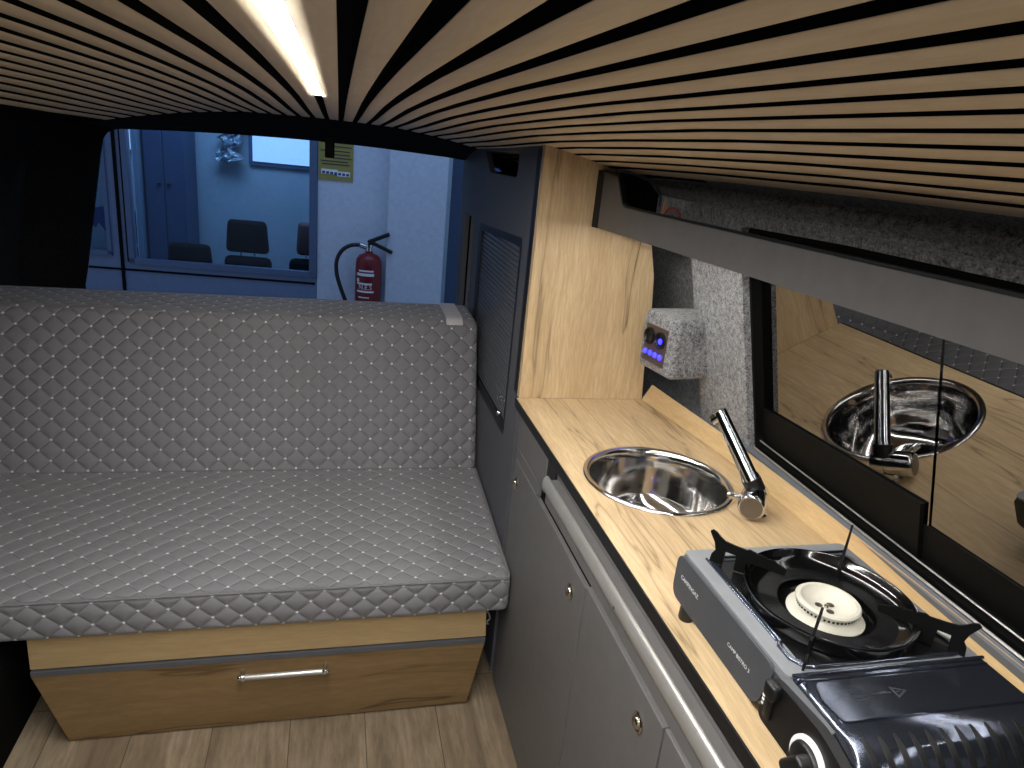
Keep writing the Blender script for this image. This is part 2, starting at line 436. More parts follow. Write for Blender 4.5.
# upper lining with pressed ridges between window and ceiling
prof = [(1.115, .012), (1.128, -.022), (1.165, -.036), (1.198, -.046), (1.214, -.058), (1.206, -.070), (1.2, -.080), (1.206, -.090), (1.222, -.098), (1.230, -.108), (1.231, -.118), (1.26, -.124), (1.33, -.124)]
bm = B()
loops = []
for k in range(27):
    y = -1.2 + 5.8 * k / 26
    loops.append([(x + .019 * (y - 1.5) * -.0 + .02 * (y - 1.5) / 3.0 * (1 if z < -.05 else .4), y, z - .0 - .35 * lerp(DT, y) * (1 if z > -.1 else .3)) for x, z in prof])
loft(bm, loops, close=False)
struct('trim_1', bm, m_carpet, smooth=60)
# sill strip between worktop and window
bm = B(); wplate(bm, rpoly([(-.8, -.965), (2.2, -.965), (2.2, -.93), (2.08, -.915), (-.8, -.915)], .004, 2), [], .075, .022)
struct('trim_2', bm, m_trimgrey)

# side window: rubber seal, rails, fixed pane towards the tailgate, sliding pane nearer
bm = B()
wplate(bm, rpoly([(-.62, -.95), (2.09, -.955), (2.09, -.135), (-.62, -.112)], .065, 6), [rpoly([(-.56, -.9), (2.032, -.905), (2.032, -.17), (-.56, -.15)], .05, 6)], .035, .05)
w1 = struct('window_1', bm, m_blackmatt)
bm = B(); wplate(bm, [(-.58, -.92), (1.275, -.92), (1.275, -.13), (-.58, -.13)], [], -.0045, .003)
obj('sliding_pane', bm, m_darkglass, w1)
bm = B(); wplate(bm, [(1.266, -.92), (2.065, -.92), (2.065, -.14), (1.266, -.14)], [], 0.0, .003)
obj('fixed_pane', bm, m_darkglass, w1)
bm = B()
wplate(bm, [(1.283, -.905), (2.045, -.9), (2.045, -.777), (1.283, -.743)], [], .012, .012)
obj('lower_band', bm, m_blackmatt, w1)
bm = B()
wplate(bm, [(-.56, -.905), (1.28, -.9), (1.28, -.8), (-.56, -.772)], [], .001, .01)
obj('lower_band', bm, m_blackmatt, w1)
bm = B()
for z0, o0, rr in ((-.928, .046, .0042), (-.898, .026, .0026)):
    bm = B(); a, b = (wp(2.03, z0, o0), wp(-.56, z0 + .004, o0)); tube(bm, [a, b], rr, 6)
    obj('rail', bm, m_alu, w1, smooth=50)

# left-hand wall: dark lining leaning inwards, and the dark step beside the bench
bm = B()
sec = [(-1.3, .0), (-1.36, -.04), (-1.5, -.16), (-1.58, -.35), (-1.75, -.9), (-1.78, -1.5), (-1.78, -FZ)]
loft(bm, [[(x, y, z - .5 * lerp(DT, y) * (1 if z > -.2 else 0)) for x, z in sec] for y in (-1.2, 0, 1, 2, 3, 3.6, 4.3, 4.75)], close=False)
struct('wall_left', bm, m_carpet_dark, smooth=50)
bm = B()
box(bm, -1.77, -1.22, -.4, 4.1, -FZ, -2.02, .02)
struct('trim_3', bm, m_felt, smooth=40)

# tailgate: funnel-shaped lining from the ceiling end to the window frame, and the frame itself
YR = 4.6
wout = [(-1.451, -1.02), (-1.425, -.9), (-1.37, -.6), (-1.31, -.28), (-1.286, -.17), (-1.265, -.14), (-1.235, -.122), (-1.196, -.113), (-.9, -.095), (-.6, -.083), (-.3, -.077), (-.052, -.075), (.25, -.082), (.645, -.097), (.9, -.115), (1.0, -.14), (1.06, -.2), (1.1, -.4), (1.16, -.8), (1.2, -1.25), (.6, -1.27), (0, -1.27), (-.6, -1.27), (-1.2, -1.26), (-1.44, -1.2)]
def outer_pt(x, z):
    """from the window outline to the end of the interior lining, roughly radially"""
    if z < -1.0: return (max(-1.7, min(1.45, x * 1.15)), 4.36, -2.2)
    if x < -1.22: return (-1.56 - (-.35 - z) * .18 if z < -.35 else -1.5 - (-.16 - z) * .3 if z < -.16 else -1.42 + (z + .16) * -1.2, 4.25, z + .04)
    if x > .95: return (1.3 + (-.2 - z) * .15 if z < -.15 else 1.2, 4.25, z + .05)
    return (x * 1.06, 4.165, zc(x * 1.06, 4.165) - .003)
bm = B()
L2 = [(x, YR - .03, z) for x, z in wout]
L1 = [outer_pt(x, z) for x, z in wout]
LM = [tuple((a[i] * .45 + b[i] * .55) + (0, 0, .012 if b[2] > -.2 else 0)[i] for i in range(3)) for a, b in zip(L1, L2)]
L3 = [(x, YR + .01, z - .0) for x, z in wout]
loft(bm, [[(p[0] * 1.0, p[1], p[2] + .05) if p[2] > -.3 and abs(p[0]) < 1.15 else p for p in L1], L1, LM, L2, L3], close=True)
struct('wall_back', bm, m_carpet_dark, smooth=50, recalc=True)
bm = B(); plate(bm, wout, [], (0, YR + .004, 0), (1, 0, 0), (0, 0, 1), -.008)
w2o = struct('window_2', bm, m_rearglass)
bm = B(); obox(bm, (-.052, 4.50, -.088), (1, 0, 0), (0, 1, 0), (0, 0, 1), .055, .02, .15, .008)
o = obj('tailgate_pull_strap', bm, m_blackmatt); tag(o, 'short black strap hanging from the header over the rear window', 'strap')

# ---------------------------------------------------------------- bench seat
def cushion(bm, L, bev, seg=4, sub=1):
    """rounded box whose edges are lofted; L = (x0,x1,y0,y1,z0,z1)"""
    return box(bm, *L, bev, seg)
def set_uv(o, mode):
    me = o.data; uv = me.uv_layers.new(name='UVMap')
    for p in me.polygons:
        n = p.normal; ax = max(range(3), key=lambda i: abs(n[i]))
        for li in p.loop_indices:
            c = me.vertices[me.loops[li].vertex_index].co
            uv.data[li].uv = mode(c, n)
sofa = thing('bench_seat', 'quilted grey fabric bench seat on an oak drawer base', 'sofa', (-.22, 3.1, -FZ))
X0, X1 = -1.72, .762
bm = B(); box(bm, X0, X1, 2.525, 3.50, -1.945, -1.77, .03, 5)
for v in bm.verts:   # slight crown
    if v.co.z > -1.8:
        v.co.z += .084 * max(0, (v.co.y - 2.56) / .87)
def uv_seat(c, n):
    x, y, z = c
    fy = (2.525 - 3.1) * U; tz = (-1.77 + FZ) * U
    if abs(n.x) > .8: return (y + .013, z)
    return (x + .012, (y - fy) + z - tz + .004)
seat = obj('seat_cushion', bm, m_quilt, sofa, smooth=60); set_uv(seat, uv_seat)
bm = B(); tube(bm, [(X0 + .02, 2.531, -1.775), (X1 - .03, 2.531, -1.775), (X1 - .012, 2.542, -1.777), (X1 - .004, 2.565, -1.777), (X1 - .003, 3.45, -1.692)], .006, 8)
obj('piping', bm, m_pipe, seat, smooth=60)
# backrest: leans back
bm = B(); box(bm, X0, X1 + .0, 0, .37, 0, .83, .035, 5)
tilt = math.radians(20)
for v in bm.verts:
    y, z = v.co.y, v.co.z
    y += .012 * math.sin(PI * min(1, max(0, (z / .83)))) * (-1 if y < .18 else 1)
    v.co.y = 3.43 + y + z * math.sin(tilt); v.co.z = -1.705 + z * math.cos(tilt) + y * .03
def uv_back(c, n):
    x, y, z = c
    if n.z > .75: return (x + .012, .5 + (y - .43))
    if abs(n.x) > .8: return (y + .02, z)
    return (x + .012, (z - (-1.705 + FZ) * U) / .94 + .008)
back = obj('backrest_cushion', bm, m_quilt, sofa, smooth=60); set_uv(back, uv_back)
bm = B()
pts = smooth_path([(0, 3.702, -.948), (0, 3.735, -.922), (0, 3.82, -.916), (0, 3.95, -.912), (0, 4.04, -.911)], 4)
loft(bm, [[(.585, p.y, p.z), (.675, p.y, p.z), (.675, p.y, p.z + .008), (.585, p.y, p.z + .008)] for p in pts], True, True)
o = obj('webbing_tag', bm, m_tagwhite, sofa); o['label'] = 'white webbing tag'
# base: oak fascia, steel-grey lip, drawer with slanted ends
def quad_board(bm, pts, y0, y1, bev=.004):
    plate(bm, pts, [], (0, y0, 0), (1, 0, 0), (0, 0, 1), -(y1 - y0)); return bm
bm = B(); quad_board(bm, [(-1.128, -1.945), (.668, -1.945), (.678, -2.092), (-1.131, -2.096)], 2.559, 2.60)
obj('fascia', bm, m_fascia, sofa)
bm = B(); quad_board(bm, [(-1.131, -2.106), (.677, -2.102), (.674, -2.124), (-1.13, -2.128)], 2.553, 2.60)
dl = obj('drawer_lip', bm, m_greyd, sofa)
bm = B(); quad_board(bm, [(-1.131, -2.1285), (.6755, -2.1245), (.616, -2.455), (-1.028, -2.46)], 2.556, 2.60)
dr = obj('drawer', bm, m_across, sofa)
bm = B()
tube(bm, [(-.345, 2.515, -2.178), (-.03, 2.515, -2.178)], .0125, 14)
h = obj('handle', bm, m_alu, dr, smooth=50); h['label'] = 'silver bar handle'
for xx, s in ((-.355, -1), (-.02, 1)):
    bm = B(); lathe(bm, (xx - .012 * s, 2.515, -2.178), (s, 0, 0), [(.0135, 0), (.016, .004), (.016, .012), (.011, .016), (.012, .022), (.007, .03), (.002, .032)], 14, True, True)
    tube(bm, [(xx, 2.515, -2.178), (xx, 2.535, -2.182), (xx, 2.556, -2.184)], [.008, .009, .013], 10)
    obj('handle_end', bm, m_chrome, h, smooth=50)
bm = B(); box(bm, -1.0, .60, 2.61, 4.1, -FZ + .0, -1.95)
obj('seat_box', bm, m_gap, sofa)
bm = B()
tube(bm, smooth_path([(.672, 2.60, -1.99), (.69, 2.60, -2.0), (.70, 2.60, -2.03), (.685, 2.60, -2.05), (.695, 2.60, -2.06)], 4), .004, 6)
obj('hinge_spring', bm, m_alu, sofa)

# ---------------------------------------------------------------- kitchen
SX, SY, SR = 1.051, 1.939, .252
# worktop board with the sink cut-out
bm = B()
wout2 = [(.747, -.25), (1.43, -.25), (1.43, 1.5), (1.42, 2.3), (1.335, 2.706), (.747, 2.706)]
plate(bm, wout2, [circ2(SX, SY, SR - .012, 64)], (0, 0, -1.0), (1, 0, 0), (0, 1, 0), -.034)
wt = obj('worktop', bm, m_top, None); tag(wt, 'oak kitchen worktop with black front edge along the side window', 'worktop')
bm = B(); box(bm, .740, .7465, -.25, 2.706, -1.036, -.9985, .002)
obj('front_edging', bm, m_edge, wt)
# sloping oak strip along the wall
bm = B()
loft(bm, [[(x0, y, -.999), (x1, y, -.93), (x1 + .008, y, -.934), (x0 + .03, y, -.999)] for x0, x1, y in ((1.318, 1.358, 2.704), (1.392, 1.405, 2.1), (1.40, 1.413, 1.7), (1.405, 1.417, 1.2), (1.405, 1.413, .6), (1.40, 1.405, -.25))], True, True)
o = obj('upstand', bm, m_strip); tag(o, 'narrow oak upstand strip between worktop and side window', 'upstand')

kc = thing('kitchen_cabinet', 'anthracite kitchen cabinet with flap doors below the oak worktop', 'cabinet', (1.0, 1.3, -FZ))
CF = .768
bm = B()
box(bm, .79, 1.40, -.25, -.22, -FZ, -1.037); box(bm, .79, 1.40, 2.66, 2.70, -FZ, -1.037); box(bm, .79, 1.40, -.2, 2.68, -FZ + .001, -2.42); box(bm, .785, .80, -.22, 2.68, -FZ, -1.037)
obj('carcass', bm, m_gap, kc)
def door(y0, y1, z0, z1, knobs, mat=m_grey):
    bm = B(); box(bm, CF, CF + .027, y0, y1, z0, z1, .003, 2)
    d = obj('door', bm, mat, kc)
    for ky, kz in knobs:
        bm = B()
        lathe(bm, (CF, ky, kz), (-1, 0, 0), [(.026, -.002), (.027, .004), (.024, .007), (.019, .006), (.018, .004), (.0165, .011), (.013, .0135), (.0, .014)], 22, True, False)
        k = obj('push_button', bm, m_brass, d, smooth=45); k['label'] = 'nickel push button'
    return d
door(1.75, 2.70, -2.455, -1.277, [(2.645, -1.37), (1.866, -1.37)])
door(1.178, 1.742, -2.455, -1.266, [(1.29, -1.356)])
door(.40, 1.170, -2.455, -1.259, [(.55, -1.35)])
# fascia over the doors
bm = B(); box(bm, CF + .001, CF + .027, 2.34, 2.70, -1.271, -1.220, .002)
obj('rail_strip', bm, m_grey, kc)
bm = B(); box(bm, CF, CF + .027, 2.262, 2.70, -1.216, -1.040, .003)
obj('drawer_front', bm, m_grey, kc)
bm = B(); box(bm, CF + .008, CF + .03, -.2, 2.258, -1.252, -1.037)
obj('fascia', bm, m_grey, kc)
bm = B(); box(bm, CF + .0, CF + .007, 2.15, 2.256, -1.17, -1.065, .003)
obj('recess_cup', bm, m_black, kc)
# round-nosed aluminium grip rail
bm = B()
pr = [(.744, -1.094), (.742, -1.087), (.737, -1.084), (.730, -1.086), (.724, -1.094), (.721, -1.106), (.7205, -1.12), (.723, -1.132), (.729, -1.139), (.737, -1.140), (.743, -1.134)]
loft(bm, [[(x, y, z + dz) for x, z in pr] for y, dz in ((2.15, -.003), (1.5, 0), (1.0, .002), (-.2, .008))], True, True)
gr = obj('grip_rail', bm, m_alu, kc, smooth=40); gr['label'] = 'satin aluminium grip rail'
bm = B(); box(bm, .7435, CF + .007, -.2, 2.14, -1.132, -1.098, .002); obj('rail_backing', bm, m_grey, gr)
bm = B(); lathe(bm, (.7215, 1.44, -1.118), (-1, 0, -.1), [(.005, -.004), (.005, .0015)], 10, True, True)
obj('screw_hole', bm, m_black, gr)
# oak end panel closing the worktop towards the tailgate
bm = B()
zt = lambda x: zc(x, 2.71) - .002
edge = [(.7585, -1.0), (1.322, -1.0), (1.312, -.9), (1.302, -.72), (1.298, -.58), (1.285, -.45), (1.262, -.36), (1.24, -.27), (1.205, -.14), (1.18, -.06)] + [(x, zt(x)) for x in (1.15, 1.08, 1.0, .92, .84)] + [(.7585, zt(.76))]
plate(bm, edge, [], (0, 2.708, 0), (1, 0, 0), (0, 0, 1), -.036)
o = obj('end_panel', bm, m_panel); tag(o, 'upright oak end panel at the far end of the worktop', 'panel')

# wardrobe behind the end panel
wd = thing('tall_wardrobe', 'tall anthracite wardrobe with roller shutter beside the bench backrest', 'wardrobe', (1.0, 3.6, -FZ))
KW = .768 / .757
KS = lambda L: [(a * KW, b * KW) for a, b in L]
hole = KS(rpoly([(3.705, -.131), (3.86, -.03), (3.10, -.012), (3.112, -.124)], .03, 4))
slot = KS(rrect(4.03, 4.36, -1.30, -.402, .006, 2))
sh = KS(rpoly([(2.905, -1.262), (3.865, -1.262), (3.865, -.404), (2.905, -.358)], .035, 4))
outl = [(2.748, -1.0), (2.748, -1.25), (2.748, -FZ + .01), (4.5, -FZ + .01), (4.56, -1.0), (4.62, -.3), (4.62, -.078)] + [(y, zc(.76, y) - .002) for y in (4.165, 3.9, 3.5, 3.1)] + [(2.746, zc(.76, 2.746) - .002)]
bm = B(); plate(bm, outl, [hole, slot, sh], (.768, 0, 0), (0, 1, 0), (0, 0, 1), .03)
obj('front_board', bm, m_greyd, wd)
bm = B(); box(bm, .7585, .767, 2.75, 2.81, -1.0, zc(.76, 2.78) - .012, .002); obj('corner_post', bm, m_edge, wd)
bm = B()
box(bm, .80, 1.2, 2.76, 4.2, -1.35, -1.32); box(bm, .80, 1.15, 2.9, 4.55, -.168, -.153)
plate(bm, [(3.89, -2.3), (3.93, -2.3), (3.93, -.166), (3.89, -.166)], [], (.80, 0, 0), (0, 1, 0), (0, 0, 1), .5)
plate(bm, [(2.9, -1.29), (4.5, -1.29), (4.5, -.17), (2.9, -.17)], [], (1.0, 0, 0), (0, 1, 0), (0, 0, 1), .015)
box(bm, .80, 1.2, 4.5, 4.515, -2.3, -.17)
obj('inner_boards', bm, m_gap, wd)
bm = B()
plate(bm, sh, [KS(rpoly([(2.935, -1.225), (3.79, -1.225), (3.79, -.436), (2.935, -.395)], .03, 4))], (.768, 0, 0), (0, 1, 0), (0, 0, 1), .02)
fr = obj('shutter_frame', bm, m_edge, wd)
bm = B()
z = -1.22; k = 0
while z < -.385:
    box(bm, .775, .783, 2.965, 3.86, z, min(z + .0205, -.385), .003, 2); z += .0232
st = obj('roller_shutter', bm, m_shutter, wd, smooth=40); st['label'] = 'grey slatted roller shutter'
bm = B(); box(bm, .769, .779, 2.98, 3.84, -1.252, -1.22, .005); obj('pull_bar', bm, m_edge, st)
bm = B(); lathe(bm, (.774, 3.065, -1.13), (-1, 0, 0), [(.02, 0), (.02, .006), (.012, .01), (.014, .02), (.008, .024), (0, .025)], 16, True)
o = obj('shutter_knob', bm, m_chrome, st, smooth=45); o['label'] = 'chrome knob'
bm = B(); lathe(bm, (.772, 3.065, -1.21), (-1, 0, 0), [(.012, 0), (.012, .012), (.008, .016), (0, .017)], 14, True)
o = obj('lock', bm, m_chrome, st, smooth=45)
bm = B(); box(bm, .80, .808, 4.08, 4.23, -1.33, -.40); box(bm, .772, .80, 4.205, 4.225, -1.31, -.412, .003)
o = obj('slot_liner', bm, m_greyd, wd)
bm = B(); lathe(bm, (.80, 4.19, -.862), (-1, 0, 0), [(.014, 0), (.014, .01), (.009, .016), (0, .018)], 12, True); tube(bm, [(.785, 4.19, -.862), (.785, 4.19, -.915)], .006, 8)
obj('latch', bm, m_steel, wd, smooth=45)

# overhead shelf
os_ = thing('overhead_shelf', 'long open shelf with grey front board under the ceiling slats', 'shelf', (1.1, 1.3, -.27))
XF = .993
def szb(y): return -.267 + (2.7 - y) * .018       # lower edge
def szt(y): return -.172 + (2.7 - y) * .0165      # upper edge
fb = [(-.3, szb(-.3)), (2.66, szb(2.66)), (2.70, szb(2.7) + .004), (2.703, -.10), (2.70, -.054), (2.53, -.065), (2.45, szt(2.45) + .012), (2.415, szt(2.4) + .002), (2.2, szt(2.2)), (-.3, szt(-.3))]
bm = B(); plate(bm, fb, [], (XF, 0, 0), (0, 1, 0), (0, 0, 1), .022)
bmesh.ops.recalc_face_normals(bm, faces=bm.faces[:])
obj('front_board', bm, m_grey, os_)
bm = B()
ep = [(XF + .004, y, z + .002) for y, z in [(2.69, -.052), (2.53, -.063), (2.45, szt(2.45) + .014), (2.415, szt(2.4) + .004), (2.2, szt(2.2) + .002), (1.2, szt(1.2) + .002), (-.3, szt(-.3) + .002)]]
loft(bm, [[(p[0], p[1], p[2] - .004), (p[0] + .016, p[1], p[2] - .004), (p[0] + .016, p[1], p[2] + .003), (p[0], p[1], p[2] + .003)] for p in ep], True, True)
obj('top_edging', bm, m_edge, os_)
bm = B()
loft(bm, [[(XF - .012, 2.705, z), (XF + .012, 2.7055, z), (XF + .012, 2.668, z), (XF - .003, 2.668, z)] for z in (-.268, -.05)], True, True)
obj('corner_trim', bm, m_edge, os_)
bm = B()
loft(bm, [[(XF + .022, y, szb(y) + .004), (1.262 + .004 * (1.5 - y), y, szb(y) + .004), (1.262 + .004 * (1.5 - y), y, szb(y) + .018), (XF + .022, y, szb(y) + .018)] for y in (2.695, -.3)], True, True)
obj('shelf_board', bm, m_edge, os_)
bm = B()
box(bm, XF + .026, 1.22, 2.37, 2.385, szb(2.4) + .022, -.1)
plate(bm, [(XF + .03, -.16), (1.2, -.16), (1.2, -.245), (XF + .03, -.245)], [], (0, 2.69, 0), (1, 0, 0), (0, 0, 1), .01)
bm.free(); bm = B()
# dark compartment end and its curved edge strip
plate(bm, [(XF + .026, szb(2.6) + .02), (1.2, szb(2.6) + .02), (1.2, -.12), (1.15, -.075), (1.08, -.052), (XF + .026, -.046)], [], (0, 2.6, 0), (1, 0, 0), (0, 0, 1), -.02)
obj('compartment_end', bm, m_blackmatt, os_)
bm = B(); tube(bm, smooth_path([(XF + .02, 2.59, -.046), (1.08, 2.59, -.05), (1.15, 2.58, -.07), (1.195, 2.58, -.115), (1.2, 2.58, -.16)], 5), .006, 8)
obj('edge_strip', bm, m_greyd, os_, smooth=60)
# light strip fixed behind the shelf's lower lip
t = thing('shelf_light_strip', 'slim white LED strip along the underside of the overhead shelf', 'light', (1.03, 1.3, -.27))
bm = B(); loft(bm, [[(XF + .030, y, szb(y) - .002), (XF + .042, y, szb(y) - .002), (XF + .042, y, szb(y) + .002), (XF + .030, y, szb(y) + .002)] for y in (2.55, .1)], True, True)
obj('diffuser', bm, m_led2, t)
bm = B(); loft(bm, [[(XF + .026, y, szb(y) + .0025), (XF + .046, y, szb(y) + .0025), (XF + .046, y, szb(y) + .0038), (XF + .026, y, szb(y) + .0038)] for y in (2.56, .09)], True, True)
obj('channel', bm, m_alu, t)
# wire and connector poking out of the shelf
t = thing('wire_connector', 'small tan connector with a looped red wire inside the overhead shelf', 'connector', (1.06, 2.25, szb(2.25) + .02))
bm = B(); loft(bm, [[(1.085 - s, 2.28, z), (1.085 + s, 2.28, z), (1.085 + s, 2.28 + .012, z), (1.085 - s, 2.292, z)] for s, z in ((.013, szb(2.28) + .02), (.012, -.165), (.009, -.15), (.002, -.118))], True, True)
obj('plug', bm, m_tan, t)
bm = B(); tube(bm, smooth_path([(1.078, 2.275, -.2), (1.08, 2.26, -.155), (1.098, 2.25, -.142), (1.116, 2.24, -.152), (1.122, 2.23, -.18), (1.12, 2.22, -.215)], 5), .003, 6)
o = obj('wire', bm, m_red_wire, t, smooth=60); o['label'] = 'red wire'

# felt-covered socket box
sb = thing('socket_box', 'grey felt box with blue-lit socket panel on the wall above the worktop', 'socket box', (1.30, 2.45, -.79))
A1 = Vector((-.16, .987, 0)).normalized(); A2 = Vector((A1.y, -A1.x, 0)); AZ = Vector((0, 0, 1))
cc = Vector((1.228, 2.315, -.665)) + A1 * .115 + A2 * .118
bm = B(); obox(bm, cc, A2, A1, AZ, .24, .23, .235, .026, 5)
obj('body', bm, m_carpet, sb, smooth=60)
pc = cc - A2 * .121 + AZ * -.008 + A1 * .005
bm = B(); obox(bm, pc, A2, A1, AZ, .008, .145, .15, .003)
sp = obj('socket_plate', bm, m_bronze, sb)
for s in (-1, 1):
    c0 = pc - A2 * .004 + A1 * (.037 * s) + AZ * .028
    bm = B(); lathe(bm, c0, -A2, [(.034, 0), (.034, .008), (.028, .010), (.025, .004), (.024, .0), (0, 0)], 26)
    obj('socket', bm, m_black, sp, smooth=45)
bm = B(); lathe(bm, pc - A2 * .0042 + A1 * -.037 + AZ * .024, -A2, [(.011, 0), (.011, .004), (0, .005)], 14); obj('indicator', bm, m_blue, sp)
for i in range(4):
    bm = B(); lathe(bm, pc - A2 * .004 + A1 * (.050 - .0335 * i) + AZ * -.036, -A2, [(.0105, 0), (.0105, .005), (.006, .009), (0, .0095)], 14)
    obj('indicator', bm, m_blue, sp, smooth=60)

# sink
sk = thing('round_sink', 'round stainless steel sink let into the oak worktop', 'sink', (SX, SY, -1.22))
bm = B()
lathe(bm, (SX, SY, -1.0), (0, 0, 1), [(SR, .0015), (SR, .005), (SR - .006, .0085), (SR - .017, .0078), (SR - .023, .003), (SR - .027, -.008), (SR - .032, -.04), (SR - .038, -.10), (SR - .048, -.15), (SR - .066, -.185), (SR - .092, -.206), (SR - .13, -.217), (.045, -.222)], 72)
obj('bowl', bm, m_sink, sk, smooth=70)
bm = B(); lathe(bm, (SX, SY, -1.222), (0, 0, 1), [(.047, .001), (.045, .004), (.038, .003), (.03, -.006), (.0, -.007)], 28)
dn = obj('drain', bm, m_chrome, sk, smooth=60)
# folding tap
tp = thing('folding_tap', 'chrome folding tap with slanted spout beside the sink', 'tap', (1.262, 1.70, -1.0))
ca, cb = Vector((1.222, 1.655, -.952)), Vector((1.285, 1.735, -.952))
ax = (cb - ca).normalized()
bm = B(); lathe(bm, ca, ax, [(.035, -.012), (.0395, -.008), (.041, -.003), (.041, .06), (.037, .062), (.037, .067), (.041, .069), (.041, .105), (.037, .11)], 30, True, True)
bd = obj('body', bm, m_chrome, tp, smooth=40)
bm = B(); lathe(bm, ca - ax * .013, -ax, [(.034, -.002), (.033, .0015), (0, .002)], 28); obj('end_cap', bm, m_cap, bd, smooth=50)
bm = B(); lathe(bm, (1.268, 1.70, -1.0), (0, 0, 1), [(.04, 0), (.04, .006), (.03, .01), (.028, .03)], 26, True, True); obj('base_collar', bm, m_chrome, tp, smooth=45)
tip = Vector((1.146, 1.813, -.700)); bs = Vector((1.270, 1.715, -.93)); dv = (tip - bs).normalized()
bm = B(); tube(bm, [bs, bs + dv * .05, bs + dv * .055, tip - dv * .01, tip - dv * .002, tip], [.028, .028, .0245, .0215, .019, .012], 20)
spt = obj('spout', bm, m_chrome, tp, smooth=45)
bm = B(); dn_ = (Vector((-.55, .35, -.75))).normalized(); lathe(bm, tip - dv * .018, dn_, [(.019, .0), (.0195, .032), (.016, .034), (.013, .030), (0, .029)], 18); obj('outlet', bm, m_chrome, spt, smooth=45)
bm = B(); tube(bm, [bs, bs + dv * .042], [.0295, .0295], 20); obj('pivot_sleeve', bm, m_black, tp, smooth=45)
bm = B(); lv = Vector((-.95, .32, .12)).normalized(); p0 = ca + ax * .02 + Vector((0, 0, .012)); tube(bm, [p0, p0 + lv * .055, p0 + lv * .075, p0 + lv * .082], [.012, .0095, .012, .006], 12); obj('lever', bm, m_chrome, tp, smooth=45)

# ---------------------------------------------------------------- gas stove
sv = thing('gas_stove', 'portable camping gas stove with black burner pan on the oak worktop', 'stove', (1.0, .95, -1.0))
FX0, FX1, FY0, FY1, ZT, ZB = .785, 1.216, .645, 1.278, -.842, -.958
# body shell: rounded front and far edges, open shape closed by the top plate
bm = B()
def body_sec(y, k):
    r = .022
    pts = [(FX0 + .012, ZT - .003), (FX0, ZT - .012), (FX0, ZB + .02), (FX0 + .006, ZB + .004), (FX0 + .02, ZB), (FX1 - .02, ZB), (FX1, ZB + .012), (FX1, ZT - .012), (FX1 - .01, ZT - .003)]
    cx, cz = (FX0 + FX1) / 2, (ZT + ZB) / 2
    return [(cx + (x - cx) * 1.0, y, cz + (z - cz) * k) for x, z in pts]
loft(bm, [body_sec(y, k) for y, k in ((FY1, .72), (FY1 - .003, .86), (FY1 - .012, .96), (FY1 - .025, 1.0), (.74, 1.0))], False, True)
box(bm, FX0 + .004, FX1 - .002, FY0, .74, ZB, ZB + .03, .004)
obj('body', bm, m_stove, sv, smooth=35)
# front panel plate with rounded corners
bm = B(); plate(bm, rpoly([(.915, ZB + .002), (FY1 - .001, ZB + .002), (FY1 - .001, ZT - .004), (.885, ZT - .004)], .03, 6), [], (FX0 - .005, 0, 0), (0, 1, 0), (0, 0, 1), .006)
fp = obj('front_panel', bm, m_stove, sv)
bm = text_bm('CAMPINGAZ', .0140, (FX0 - .0055, 1.246, -.8965), (0, -1, 0), (0, 0, 1), .0012, space=1.02); 
obj('lettering', bm, m_white, fp)
bm = text_bm('CAMP BISTRO 3', .0118, (FX0 - .0055, 1.032, -.9085), (0, -1, 0), (0, 0, 1), .0012, space=1.0)
obj('lettering', bm, m_white, fp)
# feet
for fx, fy in ((.803, 1.232), (1.19, 1.232), (.806, .70), (1.19, .70)):
    bm = B(); lathe(bm, (fx, fy, -.9995), (0, 0, 1), [(.0165, 0), (.0185, .004), (.0165, .05)], 18, True, True); obj('foot', bm, m_black, sv, smooth=45)
# top plate: silver surround with a stepped recess holding the burner pan
bm = B(); plate(bm, rpoly([(FX0 + .004, .862), (FX1, .862), (FX1, FY1 - .004), (FX0 + .004, FY1 - .004)], .014, 4), [rpoly([(.836, .884), (1.194, .884), (1.194, 1.232), (.836, 1.232)], .022, 4)], (0, 0, ZT), (1, 0, 0), (0, 1, 0), -.006)
tpn = obj('top_plate', bm, m_stovetop, sv)
bm = B(); tube(bm, [(.833, .95, ZT + .0015), (.833, 1.225, ZT + .0015), (.845, 1.236, ZT + .0015), (1.19, 1.236, ZT + .0015)], .004, 8)
tube(bm, [(.83, .95, ZT + .001), (.822, .94, ZT + .001), (.822, .905, ZT + .001), (.838, .882, ZT + .001), (.86, .878, ZT + .001), (1.16, .878, ZT + .001), (1.19, .882, ZT + .001)], .005, 8)
tube(bm, [(.826, .955, ZT + .001), (.826, 1.235, ZT + .001)], .0028, 8)
obj('bead', bm, m_mirror, tpn, smooth=60)
for bx, by in ((.834, .896), (1.2, .896)):
    bm = B(); lathe(bm, (bx, by, ZT), (0, 0, 1), [(.009, 0), (.008, .003), (.004, .004), (0, .004)], 14); obj('screw', bm, m_chrome, tpn, smooth=60)
RX, RY = 1.007, 1.05
bm = B(); plate(bm, rpoly([(.838, .886), (1.192, .886), (1.192, 1.230), (.838, 1.230)], .02, 4), [circ2(RX, RY, .098, 40)], (0, 0, ZT - .003), (1, 0, 0), (0, 1, 0), -.003)
pan = obj('burner_pan', bm, m_enamel_matt, sv)
# wind ring
bm = B(); lathe(bm, (RX, RY, ZT), (0, 0, 1), [(.158, -.004), (.170, .0), (.171, .020), (.1735, .026), (.172, .0285), (.169, .026), (.166, .014), (.155, .004), (.125, -.008), (.098, -.016), (.075, -.018)], 64)
obj('wind_ring', bm, m_enamel, pan, smooth=60)
